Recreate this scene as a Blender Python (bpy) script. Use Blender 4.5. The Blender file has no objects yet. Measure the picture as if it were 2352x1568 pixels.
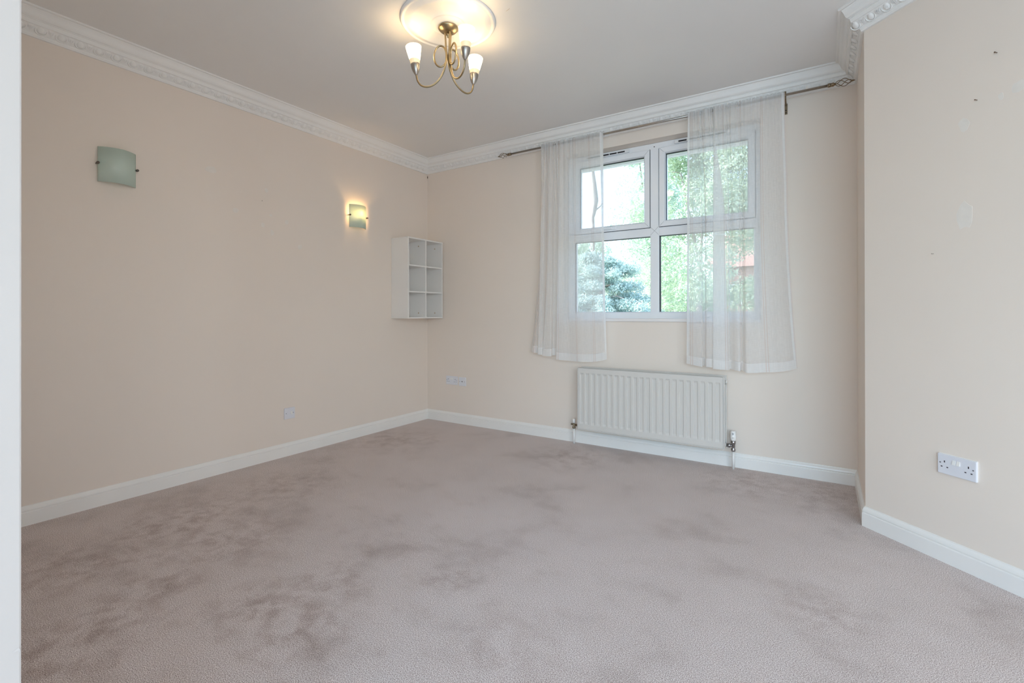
import bpy, bmesh, math, random
import numpy as np
from mathutils import Vector, Matrix, Euler

SC = bpy.context.scene
COL = SC.collection
PI = math.pi
random.seed(4)

# ------------------------------------------------------------------ camera, world, sun, area lights, exposure
cam_d = bpy.data.cameras.new('camera')
cam = bpy.data.objects.new('camera', cam_d)
COL.objects.link(cam)
cam.location = (3.4952, -3.7657, 1.10)
cam.rotation_euler = (Matrix.Rotation(0.5748, 3, 'Z') @ Matrix.Rotation(PI / 2 + 0.0019, 3, 'X') @ Matrix.Rotation(-0.0015, 3, 'Z')).to_euler()
cam_d.sensor_width = 36.0
cam_d.lens = 1108.0 / 2352 * 36
cam_d.shift_y = -67.0 / 2352
cam_d.clip_start = 0.02
cam_d.clip_end = 300
SC.camera = cam

world = bpy.data.worlds.new('world')
SC.world = world
world.use_nodes = True
wn = world.node_tree.nodes
sky = wn.new('ShaderNodeTexSky')
sky.sky_type = 'NISHITA'
sky.sun_disc = False
sky.sun_elevation = math.radians(48)
sky.sun_rotation = math.radians(250)
sky.air_density = 1.0
sky.dust_density = 2.5
bg = wn['Background']
bg.inputs['Strength'].default_value = 1.0
world.node_tree.links.new(sky.outputs['Color'], bg.inputs['Color'])

sun_d = bpy.data.lights.new('sun', 'SUN')
sun_d.energy = 5.2
sun_d.angle = math.radians(0.6)
sun_d.color = (1.0, 0.97, 0.92)
sun = bpy.data.objects.new('sun', sun_d)
COL.objects.link(sun)
sun.rotation_euler = Vector((0.80, 0.10, -0.62)).to_track_quat('-Z', 'Y').to_euler()

# added fill: cool area light in an unseen opening behind the camera
rear_fill_d = bpy.data.lights.new('rear_fill_light', 'AREA')
rear_fill_d.shape = 'RECTANGLE'
rear_fill_d.size = 3.4
rear_fill_d.size_y = 1.9
rear_fill_d.energy = 104
rear_fill_d.color = (0.50, 0.785, 1.0)
rear_fill = bpy.data.objects.new('rear_fill_light', rear_fill_d)
COL.objects.link(rear_fill)
rear_fill.location = (4.7, -6.22, 1.45)
rear_fill.rotation_euler = Vector((0, 1, 0)).to_track_quat('-Z', 'Z').to_euler()

# second added fill, from an unseen side opening, to brighten the left wall
side_d = bpy.data.lights.new('side_fill_light', 'AREA')
side_d.shape = 'RECTANGLE'
side_d.size = 2.1
side_d.size_y = 1.9
side_d.energy = 58
side_d.color = (0.88, 0.94, 1.0)
side = bpy.data.objects.new('side_fill_light', side_d)
COL.objects.link(side)
side.location = (6.72, -4.95, 1.45)
side.rotation_euler = Vector((-1, 0, 0)).to_track_quat('-Z', 'Z').to_euler()

SC.view_settings.view_transform = 'Standard'
SC.view_settings.look = 'None'
SC.view_settings.gamma = 1.0
SC.view_settings.use_curve_mapping = False
SC.view_settings.exposure = 0.0
SC.cycles.use_denoising = True
SC.cycles.max_bounces = 14
SC.cycles.diffuse_bounces = 8
SC.cycles.transparent_max_bounces = 24
SC.cycles.sample_clamp_indirect = 6.0
SC.cycles.caustics_reflective = False
SC.cycles.caustics_refractive = False

LAMP_COL = (1.0, 0.70, 0.40)
LAMP_W = 0.33

# ------------------------------------------------------------------ room numbers (metres)
W, L, ANG = 3.6701, 0.6816, 0.7488
HC, HB = 2.681, 2.5545
DV = Vector((math.cos(ANG), -math.sin(ANG)))      # along the slanted wall
NV = Vector((-math.sin(ANG), -math.cos(ANG)))     # out of the slanted wall
T_END = 4.2

# ------------------------------------------------------------------ node helpers
def new_mat(name):
    m = bpy.data.materials.new(name)
    m.use_nodes = True
    nt = m.node_tree
    return m, nt, nt.nodes, nt.links, nt.nodes['Principled BSDF']

def coords(nt, kind='Object'):
    return nt.nodes.new('ShaderNodeTexCoord').outputs[kind]

def noise(nt, vec, scale, detail=4.0, rough=0.5):
    n = nt.nodes.new('ShaderNodeTexNoise')
    n.inputs['Scale'].default_value = scale
    n.inputs['Detail'].default_value = detail
    n.inputs['Roughness'].default_value = rough
    if vec is not None:
        nt.links.new(vec, n.inputs['Vector'])
    return n.outputs['Fac']

def ramp(nt, fac, stops):
    r = nt.nodes.new('ShaderNodeValToRGB')
    e = r.color_ramp.elements
    while len(e) < len(stops):
        e.new(0.5)
    for el, (p, c) in zip(e, stops):
        el.position = p
        el.color = (*c, 1.0) if len(c) == 3 else c
    nt.links.new(fac, r.inputs['Fac'])
    return r.outputs['Color']

def mixc(nt, fac, a, b, blend='MIX'):
    n = nt.nodes.new('ShaderNodeMix')
    n.data_type = 'RGBA'
    n.blend_type = blend
    for i, v in ((6, a), (7, b)):
        if isinstance(v, tuple):
            n.inputs[i].default_value = (*v, 1.0)
        else:
            nt.links.new(v, n.inputs[i])
    if isinstance(fac, (int, float)):
        n.inputs[0].default_value = fac
    else:
        nt.links.new(fac, n.inputs[0])
    return n.outputs[2]

def math_n(nt, op, a, b=None, clamp=False):
    n = nt.nodes.new('ShaderNodeMath')
    n.operation = op
    n.use_clamp = clamp
    for i, v in ((0, a), (1, b)):
        if v is None:
            continue
        if isinstance(v, (int, float)):
            n.inputs[i].default_value = v
        else:
            nt.links.new(v, n.inputs[i])
    return n.outputs[0]

def bump(nt, height, strength, dist, bsdf):
    b = nt.nodes.new('ShaderNodeBump')
    b.inputs['Strength'].default_value = strength
    b.inputs['Distance'].default_value = dist
    nt.links.new(height, b.inputs['Height'])
    nt.links.new(b.outputs['Normal'], bsdf.inputs['Normal'])

def plain(name, col, rough=0.5, metal=0.0, var=0.04, scale=6.0, bmp=0.0, bscale=200.0, spec=0.5):
    m, nt, nd, lk, b = new_mat(name)
    v = coords(nt)
    f = noise(nt, v, scale, 3)
    dark = tuple(max(0.0, c * (1 - var)) for c in col)
    lite = tuple(min(1.0, c * (1 + var)) for c in col)
    lk.new(ramp(nt, f, [(0.3, dark), (0.7, lite)]), b.inputs['Base Color'])
    b.inputs['Roughness'].default_value = rough
    b.inputs['Metallic'].default_value = metal
    b.inputs['Specular IOR Level'].default_value = spec
    if bmp:
        bump(nt, noise(nt, v, bscale, 3), bmp, 0.002, b)
    return m

M = {}
M['wall'] = plain('cream_wall_paint', (0.795, 0.704, 0.622), 0.62, var=0.012, scale=1.6, bmp=0.05, bscale=160, spec=0.3)
M['patch'] = plain('pale_filler_paint', (0.79, 0.73, 0.665), 0.65, var=0.03, scale=30, spec=0.3)
M['ceiling'] = plain('white_ceiling_paint', (0.82, 0.805, 0.785), 0.8, var=0.012, scale=1.3, bmp=0.04, bscale=140, spec=0.2)
M['plaster'] = plain('white_plaster_moulding', (0.84, 0.825, 0.80), 0.6, var=0.015, scale=8, spec=0.3)
M['gloss'] = plain('white_gloss_woodwork', (0.84, 0.815, 0.775), 0.28, var=0.015, scale=5)
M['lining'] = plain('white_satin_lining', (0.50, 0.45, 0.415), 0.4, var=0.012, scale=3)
M['upvc'] = plain('white_window_plastic', (0.84, 0.85, 0.87), 0.25, var=0.01, scale=6)
M['sillwhite'] = plain('white_sill_paint', (0.82, 0.78, 0.76), 0.35, var=0.01, scale=6)
M['radiator'] = plain('white_radiator_enamel', (0.67, 0.635, 0.59), 0.26, var=0.012, scale=4)
M['shelf'] = plain('white_melamine', (0.81, 0.785, 0.755), 0.4, var=0.01, scale=5)
M['cap'] = plain('beige_screw_cap', (0.55, 0.42, 0.30), 0.5)
M['socket'] = plain('white_socket_plastic', (0.74, 0.735, 0.77), 0.3, var=0.008)
M['dark'] = plain('black_hole', (0.012, 0.012, 0.016), 0.6)
M['hole'] = plain('socket_slot_dark', (0.03, 0.02, 0.03), 0.5)
M['rubber_and_shade'] = plain('black_gasket_and_gap_shade', (0.02, 0.025, 0.03), 0.55)
M['brass'] = plain('brushed_antique_brass', (0.40, 0.315, 0.19), 0.36, 1.0, var=0.08, scale=40)
M['nickelcup'] = plain('satin_nickel_lamp_cup', (0.44, 0.40, 0.36), 0.36, 1.0, var=0.05, scale=30)
M['steel'] = plain('brushed_steel_pole', (0.48, 0.44, 0.40), 0.28, 1.0, var=0.06, scale=60)
M['oldbrass'] = plain('tarnished_brass_fitting', (0.27, 0.21, 0.14), 0.38, 1.0, var=0.1, scale=50)
M['bronze'] = plain('dark_bronze_wire', (0.27, 0.20, 0.13), 0.35, 1.0, var=0.1, scale=50)
M['chrome'] = plain('chrome_valve', (0.40, 0.40, 0.41), 0.18, 1.0, var=0.05, scale=30)
M['knob'] = plain('dark_nickel_knob', (0.16, 0.135, 0.12), 0.35, 0.9)
M['grey'] = plain('grey_print', (0.16, 0.16, 0.17), 0.5)
M['brownnail'] = plain('rusty_nail', (0.20, 0.13, 0.09), 0.5, 0.4)
M['vent'] = plain('trickle_vent_plastic', (0.80, 0.81, 0.83), 0.3)

# carpet: fine two-tone tufts, worn darker patches where the pile lies the other way
STAINS = []
def carpet():
    m, nt, nd, lk, b = new_mat('beige_twist_pile_carpet')
    v = coords(nt)
    t1 = noise(nt, v, 340, 2, 0.7)
    tuft = ramp(nt, t1, [(0.35, (0.22, 0.16, 0.14)), (0.45, (0.48, 0.39, 0.36)), (0.54, (0.72, 0.63, 0.595)), (0.65, (0.97, 0.905, 0.875))])
    big = noise(nt, v, 2.1, 5, 0.62)
    worn = ramp(nt, big, [(0.33, (0.80, 0.78, 0.765)), (0.45, (0.95, 0.945, 0.94)), (0.60, (1.0, 1.0, 1.0))])
    c1 = mixc(nt, 1.0, tuft, worn, 'MULTIPLY')
    mp = nt.nodes.new('ShaderNodeMapping')
    mp.inputs['Scale'].default_value = (1.0, 1.7, 1.0)
    mp.inputs['Rotation'].default_value = (0, 0, 0.6)
    lk.new(v, mp.inputs['Vector'])
    sp = noise(nt, mp.outputs['Vector'], 5.2, 5, 0.6)
    spots = ramp(nt, sp, [(0.28, (0.84, 0.82, 0.80)), (0.44, (0.98, 0.975, 0.97)), (0.50, (1, 1, 1))])
    # the scuffed area near the left-hand wall and the doorway
    vm = nt.nodes.new('ShaderNodeVectorMath')
    vm.operation = 'DISTANCE'
    lk.new(v, vm.inputs[0])
    vm.inputs[1].default_value = (1.7, -2.5, 0)
    near = math_n(nt, 'MULTIPLY_ADD', vm.outputs['Value'], -0.55)
    nt.nodes[-1].inputs[2].default_value = 1.15
    nt.nodes[-1].use_clamp = True
    near = math_n(nt, 'MAXIMUM', near, 0.28)
    c2 = mixc(nt, near, c1, mixc(nt, 1.0, c1, spots, 'MULTIPLY'))
    # trodden stains: ragged clusters at fixed places on the floor
    rag = noise(nt, v, 11.0, 6, 0.68)
    rag = ramp(nt, rag, [(0.44, (0, 0, 0)), (0.62, (1, 1, 1))])
    tot = None
    for px, py, r, k in STAINS:
        dn = nt.nodes.new('ShaderNodeVectorMath')
        dn.operation = 'DISTANCE'
        lk.new(v, dn.inputs[0])
        dn.inputs[1].default_value = (px, py, 0)
        f = math_n(nt, 'MULTIPLY', math_n(nt, 'SUBTRACT', 1.0, math_n(nt, 'DIVIDE', dn.outputs['Value'], r), True), k)
        tot = f if tot is None else math_n(nt, 'MAXIMUM', tot, f)
    fac = math_n(nt, 'MULTIPLY', math_n(nt, 'POWER', tot, 0.6), rag, True)
    c2 = mixc(nt, fac, c2, mixc(nt, 1.0, c2, (0.68, 0.625, 0.595), 'MULTIPLY'))
    lk.new(c2, b.inputs['Base Color'])
    b.inputs['Roughness'].default_value = 0.95
    b.inputs['Specular IOR Level'].default_value = 0.1
    b.inputs['Sheen Weight'].default_value = 0.15
    bump(nt, t1, 0.35, 0.003, b)
    return m
def floor_pt(u, v):
    c, s_ = math.cos(0.5748), math.sin(0.5748)
    a, b2 = (u - 1176) / 1108.0, (v - 717) / 1108.0
    t = 1.10 / (b2 - 0.0019)
    return 3.4952 + t * (-s_ + c * a), -3.7657 + t * (c + s_ * a)
for u_, v_, r_, k_ in ((590, 1390, .22, 1), (740, 1350, .22, 1), (345, 1350, .22, 1), (690, 1440, .22, .9), (230, 1440, .26, 1), (120, 1500, .30, .9), (420, 1200, .42, .9), (300, 1270, .34, .7),
                       (520, 1240, .36, .7), (1040, 1328, .14, .9), (170, 1300, .32, .8), (640, 1120, .4, .5), (1720, 1110, .35, .6), (1930, 1140, .35, .7), (1890, 1400, .22, .5), (1150, 1490, .22, .4), (900, 1010, .5, .5), (1300, 1050, .4, .5)):
    STAINS.append((*floor_pt(u_, v_), r_, k_))
M['carpet'] = carpet()

# thin window glass: clear with a weak mirror reflection
def glass():
    m, nt, nd, lk, b = new_mat('clear_window_glass')
    nd.remove(b)
    tr = nd.new('ShaderNodeBsdfTransparent')
    tr.inputs['Color'].default_value = (0.95, 0.975, 0.97, 1)
    gl = nd.new('ShaderNodeBsdfGlossy')
    gl.inputs['Roughness'].default_value = 0.0
    fr = nd.new('ShaderNodeFresnel')
    fr.inputs['IOR'].default_value = 1.45
    mx = nd.new('ShaderNodeMixShader')
    lk.new(fr.outputs[0], mx.inputs[0])
    lk.new(tr.outputs[0], mx.inputs[1])
    lk.new(gl.outputs[0], mx.inputs[2])
    lk.new(mx.outputs[0], nd['Material Output'].inputs['Surface'])
    return m
M['glass'] = glass()

# sheer woven curtain; UV = metres along the cloth, metres of height
def sheer(name, solid, stripe=1.0):
    m, nt, nd, lk, b = new_mat(name)
    nd.remove(b)
    uv = coords(nt, 'UV')
    sx = nd.new('ShaderNodeSeparateXYZ')
    lk.new(uv, sx.inputs[0])
    def thread(su, sv):
        mp = nd.new('ShaderNodeMapping')
        mp.inputs['Scale'].default_value = (su, sv, 1)
        lk.new(uv, mp.inputs['Vector'])
        return noise(nt, mp.outputs['Vector'], 1.0, 2, 0.6)
    warp = thread(520, 14)
    weft = thread(30, 600)
    slub = thread(160, 0.7)
    wv = math_n(nt, 'ADD', math_n(nt, 'MULTIPLY', warp, 0.5), math_n(nt, 'MULTIPLY', weft, 0.5))
    wv = math_n(nt, 'ADD', math_n(nt, 'MULTIPLY', wv, 0.8), math_n(nt, 'MULTIPLY', slub, 0.2))
    op = nd.new('ShaderNodeMapRange')
    op.inputs['From Min'].default_value = 0.38
    op.inputs['From Max'].default_value = 0.62
    op.inputs['To Min'].default_value = max(0.0, solid - 0.055)
    op.inputs['To Max'].default_value = min(1.0, solid + 0.055)
    lk.new(wv, op.inputs['Value'])
    # pairs of thin pinkish stripes woven in every 17 cm
    ph = math_n(nt, 'FRACT', math_n(nt, 'DIVIDE', math_n(nt, 'ADD', sx.outputs['X'], 0.045), 0.155))
    d = math_n(nt, 'ABSOLUTE', math_n(nt, 'SUBTRACT', ph, 0.5))
    d = math_n(nt, 'ABSOLUTE', math_n(nt, 'SUBTRACT', d, 0.040))
    st = math_n(nt, 'LESS_THAN', d, 0.018)
    st = math_n(nt, 'MULTIPLY', st, stripe)
    col = mixc(nt, st, (0.93, 0.925, 0.915), (0.85, 0.755, 0.715))
    df = nd.new('ShaderNodeBsdfDiffuse')
    tl = nd.new('ShaderNodeBsdfTranslucent')
    lk.new(col, df.inputs['Color'])
    lk.new(col, tl.inputs['Color'])
    cl = nd.new('ShaderNodeMixShader')
    cl.inputs[0].default_value = 0.38
    lk.new(df.outputs[0], cl.inputs[1])
    lk.new(tl.outputs[0], cl.inputs[2])
    tr = nd.new('ShaderNodeBsdfTransparent')
    mx = nd.new('ShaderNodeMixShader')
    # threads close up where the cloth is seen edge-on
    lw = nd.new('ShaderNodeLayerWeight')
    lw.inputs['Blend'].default_value = 0.5
    edge = math_n(nt, 'POWER', lw.outputs['Facing'], 2.2)
    rest = math_n(nt, 'SUBTRACT', 1.0, op.outputs[0])
    cover = math_n(nt, 'ADD', op.outputs[0], math_n(nt, 'MULTIPLY', math_n(nt, 'MULTIPLY', edge, rest), 0.85), True)
    lk.new(cover, mx.inputs[0])
    lk.new(tr.outputs[0], mx.inputs[1])
    lk.new(cl.outputs[0], mx.inputs[2])
    lk.new(mx.outputs[0], nd['Material Output'].inputs['Surface'])
    return m
M['sheer'] = sheer('ivory_voile', 0.55, 0.8)
M['sheer_hem'] = sheer('ivory_voile_doubled', 0.86, 0.8)

# lit frosted shade: brightest beside the bulb, dimmer near the cup (object Z in metres)
def lit_shade(name, z0, z1, lo, hi, strength):
    m, nt, nd, lk, b = new_mat(name)
    sx = nd.new('ShaderNodeSeparateXYZ')
    lk.new(coords(nt), sx.inputs[0])
    mr = nd.new('ShaderNodeMapRange')
    mr.inputs['From Min'].default_value = z0
    mr.inputs['From Max'].default_value = z1
    lk.new(sx.outputs['Z'], mr.inputs['Value'])
    c = ramp(nt, mr.outputs[0], [(0.0, lo), (0.34, lo), (0.54, hi), (0.78, hi), (1.0, tuple(0.85 * a + 0.15 * b2 for a, b2 in zip(lo, hi)))])
    lk.new(c, b.inputs['Emission Color'])
    b.inputs['Emission Strength'].default_value = strength
    b.inputs['Base Color'].default_value = (0.55, 0.5, 0.42, 1)
    b.inputs['Roughness'].default_value = 0.3
    return m

# green tinted frosted glass of the wall lights
def frosted():
    m, nt, nd, lk, b = new_mat('green_tinted_frosted_glass')
    nd.remove(b)
    v = coords(nt)
    f = noise(nt, v, 9, 3)
    col = ramp(nt, f, [(0.3, (0.76, 0.87, 0.81)), (0.7, (0.82, 0.90, 0.83))])
    df = nd.new('ShaderNodeBsdfDiffuse')
    tl = nd.new('ShaderNodeBsdfTranslucent')
    gl = nd.new('ShaderNodeBsdfGlossy')
    gl.inputs['Roughness'].default_value = 0.35
    lk.new(col, df.inputs['Color'])
    lk.new(col, tl.inputs['Color'])
    a = nd.new('ShaderNodeMixShader')
    a.inputs[0].default_value = 0.50
    lk.new(df.outputs[0], a.inputs[1])
    lk.new(tl.outputs[0], a.inputs[2])
    c = nd.new('ShaderNodeMixShader')
    c.inputs[0].default_value = 0.06
    lk.new(a.outputs[0], c.inputs[1])
    lk.new(gl.outputs[0], c.inputs[2])
    lk.new(c.outputs[0], nd['Material Output'].inputs['Surface'])
    return m
M['frosted'] = frosted()

def emitter(name, col, s):
    m, nt, nd, lk, b = new_mat(name)
    b.inputs['Base Color'].default_value = (0.8, 0.8, 0.8, 1)
    b.inputs['Emission Color'].default_value = (*col, 1)
    b.inputs['Emission Strength'].default_value = s
    return m

def leafmat(name, c1, c2, c3, trans=0.25):
    m, nt, nd, lk, b = new_mat(name)
    nd.remove(b)
    f = noise(nt, coords(nt), 1.7, 5, 0.7)
    col = ramp(nt, f, [(0.3, c1), (0.5, c2), (0.7, c3)])
    df = nd.new('ShaderNodeBsdfDiffuse')
    tl = nd.new('ShaderNodeBsdfTranslucent')
    lk.new(col, df.inputs['Color'])
    lk.new(col, tl.inputs['Color'])
    mx = nd.new('ShaderNodeMixShader')
    mx.inputs[0].default_value = trans
    lk.new(df.outputs[0], mx.inputs[1])
    lk.new(tl.outputs[0], mx.inputs[2])
    lk.new(mx.outputs[0], nd['Material Output'].inputs['Surface'])
    return m
M['leaf_a'] = leafmat('broad_leaf_green', (0.32, 0.43, 0.34), (0.48, 0.60, 0.45), (0.72, 0.80, 0.61))
M['leaf_b'] = leafmat('pale_leaf_green', (0.42, 0.55, 0.46), (0.57, 0.69, 0.57), (0.74, 0.81, 0.68))
M['leaf_c'] = leafmat('blue_green_needles', (0.36, 0.49, 0.48), (0.52, 0.65, 0.60), (0.80, 0.87, 0.79), 0.2)
M['bark'] = plain('grey_brown_bark', (0.36, 0.33, 0.30), 0.9, var=0.3, scale=12, bmp=0.6, bscale=30)
M['grass'] = plain('lawn', (0.27, 0.30, 0.22), 0.95, var=0.3, scale=3)
M['tile'] = plain('red_roof_tile', (0.40, 0.24, 0.19), 0.8, var=0.15, scale=9)
M['render'] = plain('outside_wall_render', (0.55, 0.50, 0.45), 0.9)
M['gutter'] = plain('grey_blue_eaves_board', (0.78, 0.78, 0.86), 0.6)

def brick_mat():
    m, nt, nd, lk, b = new_mat('red_brick_far')
    bt = nd.new('ShaderNodeTexBrick')
    bt.inputs['Scale'].default_value = 1.0
    bt.inputs['Brick Width'].default_value = 0.23
    bt.inputs['Row Height'].default_value = 0.075
    bt.inputs['Mortar Size'].default_value = 0.008
    bt.inputs['Color1'].default_value = (0.55, 0.26, 0.18, 1)
    bt.inputs['Color2'].default_value = (0.48, 0.23, 0.17, 1)
    bt.inputs['Mortar'].default_value = (0.55, 0.5, 0.45, 1)
    mp = nd.new('ShaderNodeMapping')
    mp.inputs['Rotation'].default_value = (PI / 2, 0, 0)
    lk.new(coords(nt), mp.inputs['Vector'])
    lk.new(mp.outputs[0], bt.inputs['Vector'])
    lk.new(bt.outputs['Color'], b.inputs['Base Color'])
    b.inputs['Roughness'].default_value = 0.9
    return m
M['brick'] = brick_mat()

# ------------------------------------------------------------------ mesh helpers
ORG = {}      # world position of every parent, so that parts are written in world metres

class MB:
    def __init__(self):
        self.v, self.f, self.s = [], [], []
    def add(self, verts, faces, smooth=False):
        n = len(self.v)
        self.v += [tuple(p) for p in verts]
        self.f += [tuple(i + n for i in f) for f in faces]
        self.s += [smooth] * len(faces)
        return self
    def box(self, a, b):
        x0, y0, z0 = (min(a[i], b[i]) for i in range(3))
        x1, y1, z1 = (max(a[i], b[i]) for i in range(3))
        v = [(x0, y0, z0), (x1, y0, z0), (x1, y1, z0), (x0, y1, z0), (x0, y0, z1), (x1, y0, z1), (x1, y1, z1), (x0, y1, z1)]
        return self.add(v, [(0, 3, 2, 1), (4, 5, 6, 7), (0, 1, 5, 4), (1, 2, 6, 5), (2, 3, 7, 6), (3, 0, 4, 7)])
    def bbox(self, a, b, r=0.003):
        """box with chamfered edges"""
        lo = [min(a[i], b[i]) for i in range(3)]
        hi = [max(a[i], b[i]) for i in range(3)]
        bm = bmesh.new()
        bmesh.ops.create_cube(bm, size=1)
        for vv in bm.verts:
            vv.co = Vector([(lo[i] + hi[i]) / 2 + vv.co[i] * (hi[i] - lo[i]) for i in range(3)])
        bmesh.ops.bevel(bm, geom=bm.edges[:], offset=r, segments=2, affect='EDGES', profile=0.6)
        bm.verts.index_update()
        self.add([tuple(vv.co) for vv in bm.verts], [[vv.index for vv in f.verts] for f in bm.faces])
        bm.free()
        return self
    def prism(self, poly, z0, z1):
        n = len(poly)
        area = sum(poly[i][0] * poly[(i + 1) % n][1] - poly[(i + 1) % n][0] * poly[i][1] for i in range(n))
        if area < 0:
            poly = poly[::-1]
        v = [(p[0], p[1], z0) for p in poly] + [(p[0], p[1], z1) for p in poly]
        f = [tuple(range(n))[::-1], tuple(range(n, 2 * n))]
        f += [(i, (i + 1) % n, n + (i + 1) % n, n + i) for i in range(n)]
        return self.add(v, f)
    def tube(self, path, r, seg=10, caps=True, closed=False):
        """round bar along a list of points; r a number or a list"""
        P = [Vector(p) for p in path]
        n = len(P)
        R = r if isinstance(r, (list, tuple)) else [r] * n
        up = None
        rings = []
        for i in range(n):
            if closed:
                t = P[(i + 1) % n] - P[i - 1]
            else:
                t = P[min(i + 1, n - 1)] - P[max(i - 1, 0)]
            t.normalize()
            if up is None:
                up = Vector((0, 0, 1)) if abs(t.z) < 0.9 else Vector((1, 0, 0))
                up = (up - t * up.dot(t)).normalized()
            else:
                up = (up - t * up.dot(t)).normalized()
            s = t.cross(up)
            rings.append([P[i] + (up * math.cos(2 * PI * k / seg) + s * math.sin(2 * PI * k / seg)) * R[i] for k in range(seg)])
        v = [p for rg in rings for p in rg]
        f = []
        for i in range(n if closed else n - 1):
            j = (i + 1) % n
            for k in range(seg):
                k2 = (k + 1) % seg
                f.append((i * seg + k, i * seg + k2, j * seg + k2, j * seg + k))
        if caps and not closed:
            f.append(tuple(range(seg))[::-1])
            f.append(tuple((n - 1) * seg + k for k in range(seg)))
        return self.add(v, f, True)
    def cyl(self, a, b, r0, r1=None, seg=16):
        r1 = r0 if r1 is None else r1
        self.tube([a, b], [r0, r1], seg)
        k = len(self.f)
        self.s[k - 2] = self.s[k - 1] = False
        return self
    def lathe(self, prof, c, axis=(0, 0, 1), seg=32, smooth=True):
        """prof: (radius, height along axis) pairs"""
        ax = Vector(axis).normalized()
        u = ax.orthogonal().normalized()
        w = ax.cross(u)
        c = Vector(c)
        v = []
        for r, h in prof:
            for k in range(seg):
                a = 2 * PI * k / seg
                v.append(c + ax * h + (u * math.cos(a) + w * math.sin(a)) * max(r, 1e-5))
        f = []
        for i in range(len(prof) - 1):
            for k in range(seg):
                k2 = (k + 1) % seg
                f.append((i * seg + k, i * seg + k2, (i + 1) * seg + k2, (i + 1) * seg + k))
        return self.add(v, f, smooth)
    def ring(self, x0, x1, z0, z1, prof):
        """mitred rectangular frame in a plane of constant Y; prof: (inset, y) points, closed"""
        v = []
        for d, y in prof:
            v += [(x0 + d, y, z0 + d), (x1 - d, y, z0 + d), (x1 - d, y, z1 - d), (x0 + d, y, z1 - d)]
        n = len(prof)
        f = []
        for i in range(n):
            j = (i + 1) % n
            for k in range(4):
                k2 = (k + 1) % 4
                f.append((i * 4 + k, i * 4 + k2, j * 4 + k2, j * 4 + k))
        return self.add(v, f)
    def sheet(self, pts, uv=None, smooth=True):
        """grid of points pts[i][j]"""
        a, b = len(pts), len(pts[0])
        v = [p for row in pts for p in row]
        f = [(i * b + j, i * b + j + 1, (i + 1) * b + j + 1, (i + 1) * b + j) for i in range(a - 1) for j in range(b - 1)]
        return self.add(v, f, smooth)

def obj(name, mb, mat, parent=None, uv=None, fix=True, local=False):
    me = bpy.data.meshes.new(name)
    o0 = Vector((0, 0, 0)) if (parent is None or local) else ORG[parent.name]
    vv = [(p[0] - o0.x, p[1] - o0.y, p[2] - o0.z) for p in mb.v]
    me.from_pydata(vv, [], mb.f)
    me.polygons.foreach_set('use_smooth', mb.s)
    if fix:
        bm = bmesh.new()
        bm.from_mesh(me)
        bmesh.ops.recalc_face_normals(bm, faces=bm.faces[:])
        bm.to_mesh(me)
        bm.free()
    if uv is not None:
        lay = me.uv_layers.new(name='UVMap')
        li = np.empty(len(me.loops), dtype=np.int32)
        me.loops.foreach_get('vertex_index', li)
        lay.data.foreach_set('uv', np.asarray(uv, dtype=np.float32)[li].ravel())
    me.materials.append(M[mat] if isinstance(mat, str) else mat)
    me.update()
    o = bpy.data.objects.new(name, me)
    COL.objects.link(o)
    if parent is not None:
        o.parent = parent
    ORG[o.name] = o0.copy()
    return o

def tag(o, label=None, cat=None, group=None, kind=None):
    for k, v in (('label', label), ('category', cat), ('group', group), ('kind', kind)):
        if v:
            o[k] = v
    return o

def thing(name, loc, label, cat, group=None, rotz=0.0):
    o = bpy.data.objects.new(name, None)
    COL.objects.link(o)
    o.location = loc
    o.rotation_euler = (0, 0, rotz)
    o.empty_display_size = 0.1
    ORG[o.name] = Vector(loc)
    return tag(o, label, cat, group)

def struct(name, mb, mat, label=None, cat=None):
    return tag(obj(name, mb, mat), label, cat, None, 'structure')

# ------------------------------------------------------------------ plan of the walls (points looking into the room) and offset lines
C0 = Vector((W, -L))
END = C0 + DV * T_END
PATH = [Vector((0, -6.2)), Vector((0, 0)), Vector((W, 0)), C0, END]
NORM = [Vector((1, 0)), Vector((0, -1)), Vector((-1, 0)), NV]
def corner(i, d):
    """point d metres inside the room at path corner i (mitre)"""
    if i == 0:
        return PATH[0] + NORM[0] * d
    if i == len(PATH) - 1:
        return PATH[-1] + NORM[-1] * d
    a, b = NORM[i - 1], NORM[i]
    m = Matrix(((a.x, a.y), (b.x, b.y)))
    return PATH[i] + m.inverted() @ Vector((d, d))

def moulding(i, prof):
    """profile (d, z) swept along wall i with mitred ends"""
    mb = MB()
    n = len(prof)
    v = []
    for e in (i, i + 1):
        for d, z in prof:
            p = corner(e, d)
            v.append((p.x, p.y, z))
    f = [(k, k + 1, n + k + 1, n + k) for k in range(n - 1)]
    f.append((n - 1, 0, n, 2 * n - 1))
    mb.add(v, f)
    mb.add([v[k] for k in range(n)], [tuple(range(n))])
    mb.add([v[n + k] for k in range(n)], [tuple(range(n))])
    return mb

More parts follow.
